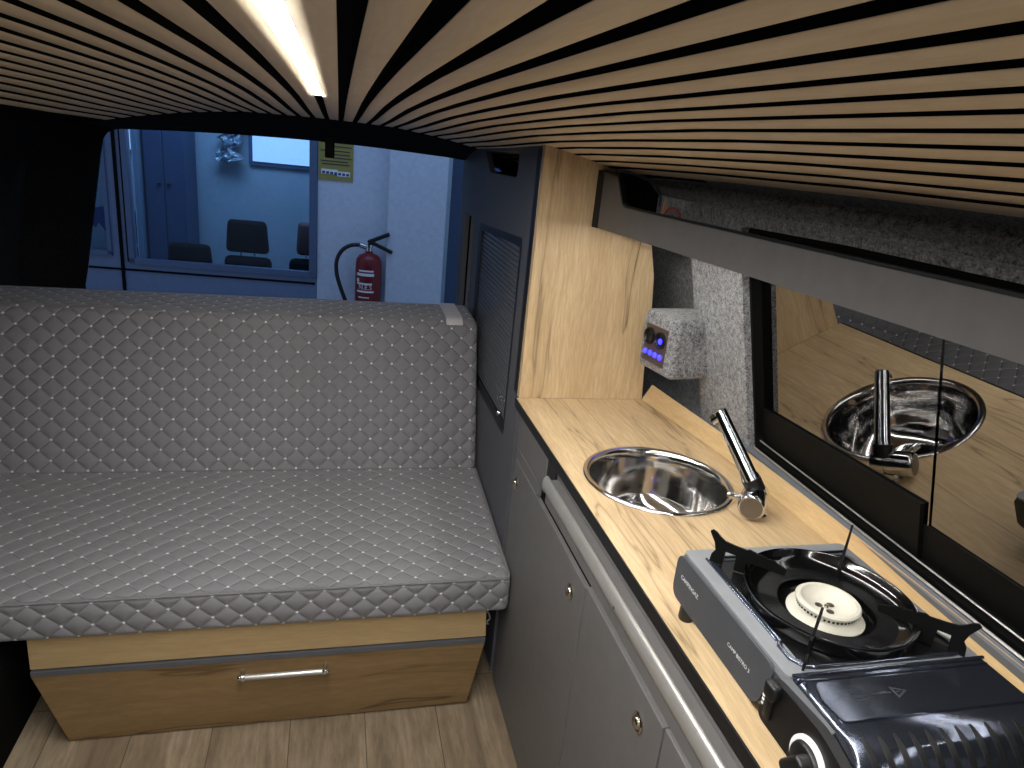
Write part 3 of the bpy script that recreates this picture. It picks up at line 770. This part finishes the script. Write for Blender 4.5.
# burner
bm = B(); lathe(bm, (RX - .002, RY - .004, ZT - .028), (0, 0, 1), [(.080, 0), (.078, .012), (.066, .020), (.060, .022), (.058, .032), (.064, .034), (.0655, .040), (.062, .0435), (.055, .0435), (.050, .036), (.040, .029), (.026, .0245), (.0, .024)], 48)
bn = obj('burner', bm, m_cream, sv, smooth=35); bn['label'] = 'cream burner head'
bm = B()
for k in range(44):
    a = 2 * PI * k / 44; c = Vector((RX - .002 + .0595 * math.cos(a), RY - .004 + .0595 * math.sin(a), ZT + .0015))
    obox(bm, c, (math.cos(a), math.sin(a), 0), (-math.sin(a), math.cos(a), 0), (0, 0, 1), .003, .004, .005)
obj('flame_ports', bm, m_black, bn)
bm = B()
for a in (.4, 2.5, 4.6):
    lathe(bm, (RX - .002 + .015 * math.cos(a), RY - .004 + .015 * math.sin(a), ZT - .0035), (0, 0, 1), [(.008, 0), (.008, .0008), (0, .0009)], 14)
obj('burner_holes', bm, m_cap, bn)
bm = B(); lathe(bm, (RX - .002, RY - .004, ZT - .004), (0, 0, 1), [(.005, 0), (.005, .005), (0, .006)], 12); o = obj('centre_screw', bm, m_brass, bn, smooth=45)
bm = B(); lathe(bm, (RX, RY, ZT - .075), (0, 0, 1), [(.02, 0), (.02, .05)], 16, True, True); obj('mixing_tube', bm, m_brass, bn)
# four radial pot supports
fin = [(.092, .030), (.165, .030), (.168, .0), (.196, .0), (.197, .036), (.221, .036), (.222, .0), (.252, .0), (.250, .02), (.243, .032), (.248, .05), (.258, .066), (.262, .073), (.257, .078), (.248, .075), (.238, .067), (.226, .060), (.205, .058), (.178, .057), (.172, .0605), (.158, .058), (.154, .0545), (.150, .0575), (.136, .0555), (.132, .052), (.128, .055), (.114, .053), (.108, .049), (.098, .047), (.090, .044)]
for q in (45, 135, 225, 315):
    a = math.radians(q); u = Vector((math.cos(a), math.sin(a), 0))
    bm = B(); plate(bm, fin, [], Vector((RX, RY, ZT + .0)), u, (0, 0, 1), .005)
    obj('pot_support', bm, m_blackmatt, pan)
bm = B(); tube(bm, [(1.178, .965, ZT + .004), (1.198, .905, ZT + .004)], .005, 8); obj('hinge_pin', bm, m_alu, pan, smooth=50)
# cartridge lid: bright steel, bent down at the near end, with ribs and slots
bm = B()
def lid_pt(s):
    """profile along y: flat then rolled over"""
    if s < .6: return (.858 - s / .6 * .125, ZT + .002)
    a = (s - .6) / .4 * PI / 2 * .9; return (.733 - math.sin(a) * .085, ZT + .002 - (1 - math.cos(a)) * .1)
N = 28
loops = []
for i in range(N + 1):
    y, z = lid_pt(i / N)
    loops.append([(FX0 + .010, y, z - .012), (FX0 + .012, y, z - .003), (FX0 + .022, y, z), (FX1 - .004, y, z), (FX1, y, z - .004), (FX1, y, z - .012)])
loft(bm, loops, close=False)
lid = obj('cartridge_lid', bm, m_mirror, sv, smooth=40)
# raised field with a pressed border on the lid
bm = B()
fo = [(.832, .838), (1.14, .842), (1.205, .838), (1.205, .752), (.822, .752), (.812, .79), (.832, .832)]
plate(bm, rpoly([(.826, .838), (1.206, .838), (1.206, .750), (.818, .750), (.812, .80)], .01, 3), [], (0, 0, ZT + .0022), (1, 0, 0), (0, 1, 0), .0035)
fld = obj('pressed_field', bm, m_mirror, lid)
bm = B()
tube(bm, [(FX0 + .012, .8605, ZT + .004), (FX1, .8605, ZT + .004)], .0035, 8)
tube(bm, [(FX0 + .012, .848, ZT + .003), (.84, .846, ZT + .003), (1.21, .846, ZT + .003)], .002, 6)
obj('lid_bead', bm, m_mirror, lid, smooth=60)
# warning triangle and arrow pressed into the lid
bm = B()
plate(bm, [(.957, .812), (.985, .800), (.957, .785)], [[(.9605, .807), (.978, .800), (.9605, .791)]], (0, 0, ZT + .0058), (1, 0, 0), (0, 1, 0), .0006)
box(bm, .962, .968, .7985, .8005, ZT + .0058, ZT + .0064); box(bm, .9695, .971, .7985, .8005, ZT + .0058, ZT + .0064)
box(bm, .912, .952, .7985, .8005, ZT + .0058, ZT + .0064)
box(bm, .93, .944, .8005, .8035, ZT + .0058, ZT + .0064)
for yy in (.79, .802, .812):
    box(bm, .872, .9, yy, yy + .0015, ZT + .0058, ZT + .0064)
obj('pressed_marks', bm, m_print, lid)
# ribs and dark slots over the rolled edge
for k in range(13):
    x = FX0 + .045 + k * .0305
    bm = B(); row = []
    for i in range(18, N + 1):
        y, z = lid_pt(i / N); y2, z2 = lid_pt(min(1, (i + .3) / N))
        ty, tz = (lid_pt(min(1, i / N + .01))[0] - lid_pt(i / N - .01)[0], lid_pt(min(1, i / N + .01))[1] - lid_pt(i / N - .01)[1]); L = math.hypot(ty, tz) or 1
        ny, nz = -tz / L, ty / L
        if nz < 0: ny, nz = -ny, -nz
        wdt = .0062 * min(1, (i - 17) / 3.0)
        row.append([(x - wdt, y + ny * .0008, z + nz * .0008), (x, y + ny * .0012, z + nz * .0012), (x + wdt, y + ny * .0008, z + nz * .0008), (x + wdt, y - ny * .004, z - nz * .004), (x - wdt, y - ny * .004, z - nz * .004)])
    loft(bm, row, True, True)
    obj('vent_slot', bm, m_black, lid, smooth=50)
# control end: black moulding with lever, scale and rotary knob
bm = B(); plate(bm, rpoly([(.655, ZB + .004), (.898, ZB + .004), (.885, ZT - .012), (.74, ZT - .006), (.655, ZT - .03)], .022, 5), [], (FX0 - .012, 0, 0), (0, 1, 0), (0, 0, 1), .02)
cp = obj('control_panel', bm, m_black, sv)
bm = B(); lathe(bm, (FX0 - .012, .752, -.918), (-1, 0, 0), [(.044, 0), (.044, .005), (.041, .007), (.036, .007), (.035, .003)], 36, False, False); o = obj('knob_ring', bm, m_white, cp, smooth=45); o['label'] = 'white ring around the knob'
bm = B(); lathe(bm, (FX0 - .012, .752, -.918), (-1, 0, 0), [(.036, 0), (.034, .012), (.030, .015), (.0, .016)], 30, True); obox(bm, (FX0 - .036, .752, -.918), (1, 0, 0), (0, .8, .6), (0, -.6, .8), .03, .026, .064, .009, 3)
obj('knob', bm, m_black, cp, smooth=45)
bm = B(); obox(bm, (FX0 - .020, .862, -.868), (1, 0, 0), (0, 1, 0), (0, 0, 1), .024, .032, .034, .008, 3); obox(bm, (FX0 - .015, .868, -.905), (1, 0, 0), (0, 1, 0), (0, 0, 1), .008, .018, .06, .003)
obj('lock_lever', bm, m_black, cp, smooth=40)
bm = B()
for k in range(6):
    obox(bm, (FX0 - .0125, .889, -.878 - k * .0085), (1, 0, 0), (0, 1, 0), (0, 0, 1), .002, .010 - .001 * k, .004)
obj('scale_marks', bm, m_white, cp)

# ---------------------------------------------------------------- what stands outside the rear window
TH = math.radians(-8)
OU = Vector((math.cos(TH), math.sin(TH), 0)); ON = Vector((-math.sin(TH), math.cos(TH), 0)); C0 = Vector((.33, 8.0, 0)).dot(ON)
GZ = -3.6      # workshop ground
def op(a, z, o=0.0): return OU * a + ON * (C0 + o) + Vector((0, 0, z))
def ooff(x, y): return Vector((x, y, 0)).dot(OU)
def oplate(bm, outer, holes, o, th): plate(bm, outer, holes, ON * (C0 + o), OU, (0, 0, 1), -th)   # grows away from the van
def obx(bm, a0, a1, o0, o1, z0, z1, bev=0.0):
    c = op((a0 + a1) / 2, (z0 + z1) / 2, (o0 + o1) / 2); obox(bm, c, OU, ON, (0, 0, 1), abs(a1 - a0), abs(o1 - o0), abs(z1 - z0), bev)
m_owall = plain('workshop_white_paint', srgb(196, 202, 212), .75, bump=(60, .05, .002))
m_opanel = plain('partition_grey_panel', srgb(104, 118, 146), .5)
m_oframe = plain('partition_frame', srgb(84, 100, 128), .45, .2)
m_oroom = plain('office_wall_paint', srgb(170, 186, 196), .8)
m_locker = plain('locker_blue_grey', srgb(66, 82, 112), .5)
m_locker2 = plain('locker_pale', srgb(120, 140, 160), .5)
m_chair = plain('black_chair_fabric', srgb(20, 21, 25), .85, spec=.2)
m_redpaint = plain('extinguisher_red', srgb(112, 20, 26), .35, spec=.4)
m_yellow = plain('yellow_poster', srgb(150, 136, 66), .6)
m_concrete = plain('workshop_floor', srgb(120, 124, 128), .7)
m_sky = plain('office_window_daylight', srgb(200, 225, 245), .5, emit=((.74, .87, 1.0, 1), .55))
m_sparkle = plain('sparkle_stand_in', srgb(190, 205, 215), .22, .6, bump=(26, 1.0, .03))
bx = lambda px, py: ooff(px, py)
aL, aW0, aW1 = bx(-2.26, 8.37), bx(-2.20, 8.36), bx(-.235, 8.08)
# partition with glazed openings
bm = B()
oplate(bm, [(aL - 2.5, GZ), (bx(-.215, 8.08), GZ), (bx(-.215, 8.08), 1.4), (aL - 2.5, 1.4)],
       [[(aW0 + .06, -1.535), (aW1 - .0, -1.535), (aW1 - .0, .9), (aW0 + .06, .9)], [(aL - 1.3, -1.47), (aL - .10, -1.47), (aL - .10, .9), (aL - 1.3, .9)]], 0, .12)
pt = struct('partition_wall', bm, m_opanel)
bm = B()
for a0, a1 in ((aW0 + .03, aW0 + .085), (aW1 - .06, aW1 + .02)): obx(bm, a0, a1, -.03, .03, -1.57, .95)
obx(bm, aW0 + .03, aW1, -.03, .03, -1.58, -1.52); obx(bm, aL - 1.3, aL - .08, -.03, .03, -1.51, -1.46); obx(bm, aL - .12, aL - .08, -.03, .03, -1.5, .9)
obj('partition_frame', bm, m_oframe, pt)
bm = B()
obx(bm, aL + .0, aL + .03, -.02, .02, GZ, 1.3); obx(bm, aL - 2.4, aW1, -.012, .012, -1.66, -1.64); obx(bm, aW0 + .015, aW0 + .03, -.03, .03, -1.56, .95)
obj('joint_strip', bm, m_gap, pt)
bm = B(); obx(bm, aW0 + .1, aW1 - .02, .03, .05, -1.53, .9); obx(bm, aL - 1.3, aL - .1, .03, .05, -1.48, .9)
obj('window_pane', bm, m_officeglass, pt)
# white wall with a pier
bm = B(); obx(bm, bx(-.212, 8.08), bx(.56, 7.97), 0, .3, GZ, 1.4); struct('workshop_wall', bm, m_owall)
bm = B(); obx(bm, bx(.54, 7.97), bx(1.155, 7.88), -.16, .3, GZ, 1.4, .01); struct('workshop_pillar', bm, m_owall)
bm = B(); obx(bm, bx(1.2, 7.88), bx(4.0, 7.6), .25, .4, GZ, 1.4); struct('workshop_wall.001', bm, plain('dark_side_wall', srgb(62, 80, 108), .6))
bm = B(); box(bm, -8, 8, 4.9, 15, GZ - .05, GZ); struct('workshop_floor', bm, m_concrete)
# office interior
bm = B(); obx(bm, -6, 1.5, 3.05, 3.2, GZ, 1.6); struct('office_wall', bm, m_oroom)
bm = B(); obx(bm, bx(-1.26, 11.25), bx(-.30, 11.12), 3.0, 3.04, -.60, .7); ow = struct('office_window', bm, m_oframe)
bm = B(); obx(bm, bx(-1.20, 11.25), bx(-.34, 11.12), 2.98, 2.995, -.545, .64); obj('bright_pane', bm, m_sky, ow)
def cabinet_out(a0, a1, ztop, o0, label, mat):
    t = thing('metal_locker', label, 'locker', op((a0 + a1) / 2, GZ, o0 + .3))
    bm = B(); obx(bm, a0, a1, o0, o0 + .5, GZ, ztop, .006); obj('body', bm, mat, t)
    m = (a0 + a1) / 2
    for k, (p, q) in enumerate(((a0 + .015, m - .006), (m + .006, a1 - .015))):
        bm = B(); obx(bm, p, q, o0 - .02, o0, GZ + .1, ztop - .03, .006); d = obj('door', bm, mat, t)
        hx = q - .06 if k == 0 else p + .06
        bm = B(); obx(bm, hx - .025, hx + .025, o0 - .05, o0 - .02, -.95, -.92, .005); obj('handle', bm, m_black, d)
    return t
def atx(px_x, y): return bx(px_x, y)
cabinet_out(bx(-2.50, 11.4), bx(-1.98, 11.3), 1.2, 2.45, 'tall blue-grey office locker behind the partition glass', m_locker)
bm = B(); obx(bm, bx(-3.0, 11.4), bx(-2.53, 11.4), 2.35, 2.9, GZ, 1.2, .006); o = obj('filing_cupboard', bm, m_locker2); tag(o, 'pale tall cupboard standing left of the blue-grey locker', 'cupboard')
# office chairs seen through the glass
def chair(a, o, ztop, label, hw=.22, mat=m_chair):
    t = thing('office_chair', label, 'chair', op(a, GZ, o), 'chairs behind the office glass')
    bm = B(); obx(bm, a - hw, a + hw, o - .06, o + .06, ztop - .44, ztop, .07)
    for v in bm.verts:
        k = (v.co.z - (ztop - .44)) / .44; d = (Vector(v.co) - op(a, 0, o)).dot(OU); v.co -= OU * d * .12 * k
    obj('headrest', bm, mat, t, smooth=50)
    for s in (-1, 1):
        bm = B(); tube(bm, [op(a + s * .09, ztop - .5, o), op(a + s * .09, ztop - .34, o)], .012, 8)
        obj('headrest_post', bm, m_chrome, t, smooth=50)
    bm = B(); obx(bm, a - .31, a + .31, o - .08, o + .1, ztop - 1.3, ztop - .49, .07); obj('backrest', bm, m_chair, t, smooth=50)
    bm = B(); obx(bm, a - .30, a + .30, o - .75, o + .0, ztop - 1.6, ztop - 1.4, .07); obj('seat', bm, m_chair, t, smooth=50)
    bm = B(); lathe(bm, op(a, GZ, o - .35), (0, 0, 1), [(.30, 0), (.30, .06), (.06, .12), (.05, ztop - 1.6 - GZ)], 20, True, True); obj('pedestal', bm, m_black, t, smooth=45)
chair(bx(-1.19, 10.2), 2.0, -1.27, 'black office chair with upright headrest in the middle of the office window', .29)
chair(bx(-1.86, 10.3), 1.75, -1.60, 'black office chair with low rounded back behind the left end of the office window', .30)
chair(bx(-.31, 9.9), 1.75, -1.20, 'brown-backed office chair cut off by the right edge of the office window', .22, plain('brown_chair_back', srgb(92, 66, 64), .6))
# made-up crinkled shape in place of a sparkling reflection
bm = B()
rows = []
for k in range(13):
    f = k / 12; z = .05 - f * .62; a = bx(-1.40, 11.2) - f * .16 + .05 * math.sin(k * 1.9)
    w = .10 + .05 * math.sin(k * 1.3) + .03 * f
    rows.append([op(a - w + 2 * w * j / 6, z + .02 * math.sin(j * 2.1 + k), 2.85 + .05 * math.sin(j * 1.7 + k * 2.3)) for j in range(7)] + [op(a + w - 2 * w * j / 6, z, 2.96) for j in range(7)])
loft(bm, rows, True, True)
o = obj('sparkle_stand_in', bm, m_sparkle); tag(o, 'crinkled stand-in for a sparkling reflection at the office back wall', 'film')
# blue drawing behind the small left pane
bm = B(); obx(bm, aL - 1.6, aL - .02, .5, .53, GZ, .9); pk = obj('pinboard', bm, m_oroom); tag(pk, 'pale board with blue leaf drawing behind the small left pane', 'board')
bm = B()
cx = bx(-2.66, 8.7); leaf = [(-.16, -.93), (.0, -1.01), (.04, -1.0), (.12, -.985), (.15, -1.02), (.14, -1.2), (.145, -1.36), (.08, -1.24), (.02, -1.17), (-.02, -1.23), (-.06, -1.2), (-.03, -1.13), (-.12, -1.15), (-.22, -1.14), (-.22, -1.06), (-.1, -1.05), (-.2, -.95)]
oplate(bm, [(cx + a * .9, z - .07) for a, z in leaf], [], .494, .006)
obj('blue_drawing', bm, plain('blue_ink', srgb(40, 62, 130), .6), pk)
# yellow notice
nt = thing('safety_notice', 'yellow safety notice on the white workshop wall', 'notice', op(bx(-.03, 8.05), -.53, -.01))
n0, n1 = bx(-.205, 8.08), bx(.152, 8.03)
bm = B(); obx(bm, n0, n1, -.012, -.002, -.515, .12); obj('sheet', bm, m_yellow, nt)
bm = B()
for k, (z, l, f) in enumerate(((-.13, .06, .95), (-.17, .3, .95), (-.215, .06, .9), (-.25, .3, .9), (-.285, .4, .95), (-.32, .06, .85), (-.35, .1, .9))):
    obx(bm, n0 + (n1 - n0) * l, n0 + (n1 - n0) * f, -.015, -.012, z - .006, z + .004)
obj('printed_lines', bm, m_print, nt)
bm = B(); obx(bm, n0 + .03, n0 + .2, -.015, -.012, -.455, -.405); obx(bm, n0 + .2, n1 - .03, -.015, -.012, -.47, -.42); obj('pale_box', bm, m_white, nt)
bm = B()
for k in range(7): obx(bm, n0 + .04 + k * .042, n0 + .07 + k * .042, -.017, -.0155, -.45 - .002 * k, -.425 - .002 * k)
obj('small_print', bm, plain('blue_print', srgb(52, 66, 120), .6), nt)
# fire extinguisher on the wall
EA = bx(.36, 8.0); EO = -.17; EZ = -1.85
fe = thing('fire_extinguisher', 'red fire extinguisher with black hose on the white workshop wall', 'fire extinguisher', op(EA, EZ, EO))
bm = B(); lathe(bm, op(EA, EZ, EO), (0, 0, 1), [(.115, 0), (.135, .02), (.14, .06), (.14, .50), (.132, .55), (.105, .59), (.06, .612), (.04, .62), (.04, .64)], 32, True, True)
cy = obj('cylinder', bm, m_redpaint, fe, smooth=45)
bm = B(); lathe(bm, op(EA, EZ + .63, EO), (0, 0, 1), [(.035, 0), (.035, .05), (.045, .055), (.045, .08), (.02, .09)], 18, True, True); tube(bm, [op(EA, EZ + .67, EO), op(EA - .1, EZ + .70, EO - .02)], .026, 12); obj('valve', bm, m_steel, fe, smooth=45)
bm = B(); obox(bm, op(EA + .10, EZ + .785, EO), (OU * .9 + Vector((0, 0, .42))).normalized(), ON, (Vector((0, 0, .9)) - OU * .42).normalized(), .25, .06, .042, .010); obj('lever', bm, m_black, fe)
bm = B(); obox(bm, op(EA + .13, EZ + .69, EO), (OU * .92 - Vector((0, 0, .38))).normalized(), ON, (Vector((0, 0, .92)) + OU * .38).normalized(), .26, .05, .038, .010); obj('carry_handle', bm, m_black, fe)
bm = B(); tube(bm, smooth_path([op(EA - .09, EZ + .70, EO - .02), op(EA - .19, EZ + .69, EO - .03), op(EA - .28, EZ + .63, EO - .04), op(EA - .335, EZ + .52, EO - .04), op(EA - .335, EZ + .38, EO - .04), op(EA - .29, EZ + .22, EO - .04), op(EA - .23, EZ + .06, EO - .04), op(EA - .20, EZ - .1, EO - .04)], 6), .022, 10)
o = obj('hose', bm, m_black, fe, smooth=60); o['label'] = 'black rubber hose'
bm = B()
def label_bar(z0, z1, f0, f1):
    aa = [f0 + (f1 - f0) * k / 10 for k in range(11)]
    R = .1412
    loft(bm, [[op(EA + R * math.sin(a), z, EO - R * math.cos(a)) for a in aa] for z in (z0, z1)], close=False)
for z, h, a0, a1 in ((.44, .018, -.7, .5), (.40, .03, -.9, .55), (.335, .04, -.9, -.65), (.30, .02, -.85, .4), (.215, .02, -.85, .55), (.15, .012, -.7, .2), (.07, .02, -.85, .3)): label_bar(EZ + z - h / 2, EZ + z + h / 2, a0, a1)
obj('label_print', bm, m_white, cy)
bm = text_bm('N.E.S', .07, op(EA - .095, EZ + .24, EO - .139), OU, (0, 0, 1), .004)
for v in bm.verts:
    a = (v.co - op(EA, 0, EO)).dot(OU) / .142
    v.co = op(EA + .1425 * math.sin(a), v.co.z, EO - .1425 * math.cos(a))
obj('label_lettering', bm, m_white, cy)

# ---------------------------------------------------------------- light
def area(name, loc, target, sx, sy, power, col):
    L = bpy.data.lights.new(name, 'AREA'); L.shape = 'RECTANGLE'; L.size = sx; L.size_y = sy; L.energy = power; L.color = col
    o = link(bpy.data.objects.new(name, L)); o.location = W(loc); o.rotation_euler = (W(target) - W(loc)).to_track_quat('-Z', 'Y').to_euler(); return o
# added fill lights, no visible source: behind the van and in the office
area('workshop_fill', (.3, 6.6, 2.2), (.2, 8.0, -1.2), 2.0, .8, 8, (.52, .71, 1.0))
area('office_fill', (-1.4, 9.8, 1.3), (-1.4, 10.4, -2.0), 1.2, .6, 10, (.72, .88, 1.0))
wld = bpy.data.worlds.new('dim_workshop'); sc.world = wld; wld.use_nodes = True
wld.node_tree.nodes['Background'].inputs[0].default_value = (.95, .97, 1.0, 1); wld.node_tree.nodes['Background'].inputs[1].default_value = .22

# ---------------------------------------------------------------- camera
cam = bpy.data.cameras.new('camera'); cam.sensor_fit = 'HORIZONTAL'; cam.sensor_width = 36.0; cam.lens = 703.218 / 1024 * 36.0; cam.clip_start = .01
co = link(bpy.data.objects.new('camera', cam))
R = Matrix(((0.96961034, -0.22521544, 0.09557085), (0.01605712, -0.33121282, -0.94341944), (0.24412691, 0.91628384, -0.31753106)))
rx, ry, rz = R[0], -R[1], -R[2]
M = Matrix(((rx[0], ry[0], rz[0]), (rx[1], ry[1], rz[1]), (rx[2], ry[2], rz[2]))).to_4x4()
M.translation = W((0, 0, 0)); co.matrix_world = M
sc.camera = co
sc.view_settings.view_transform = 'Standard'; sc.view_settings.look = 'None'; sc.view_settings.gamma = 1.0; sc.view_settings.use_curve_mapping = False
sc.view_settings.exposure = 0.9
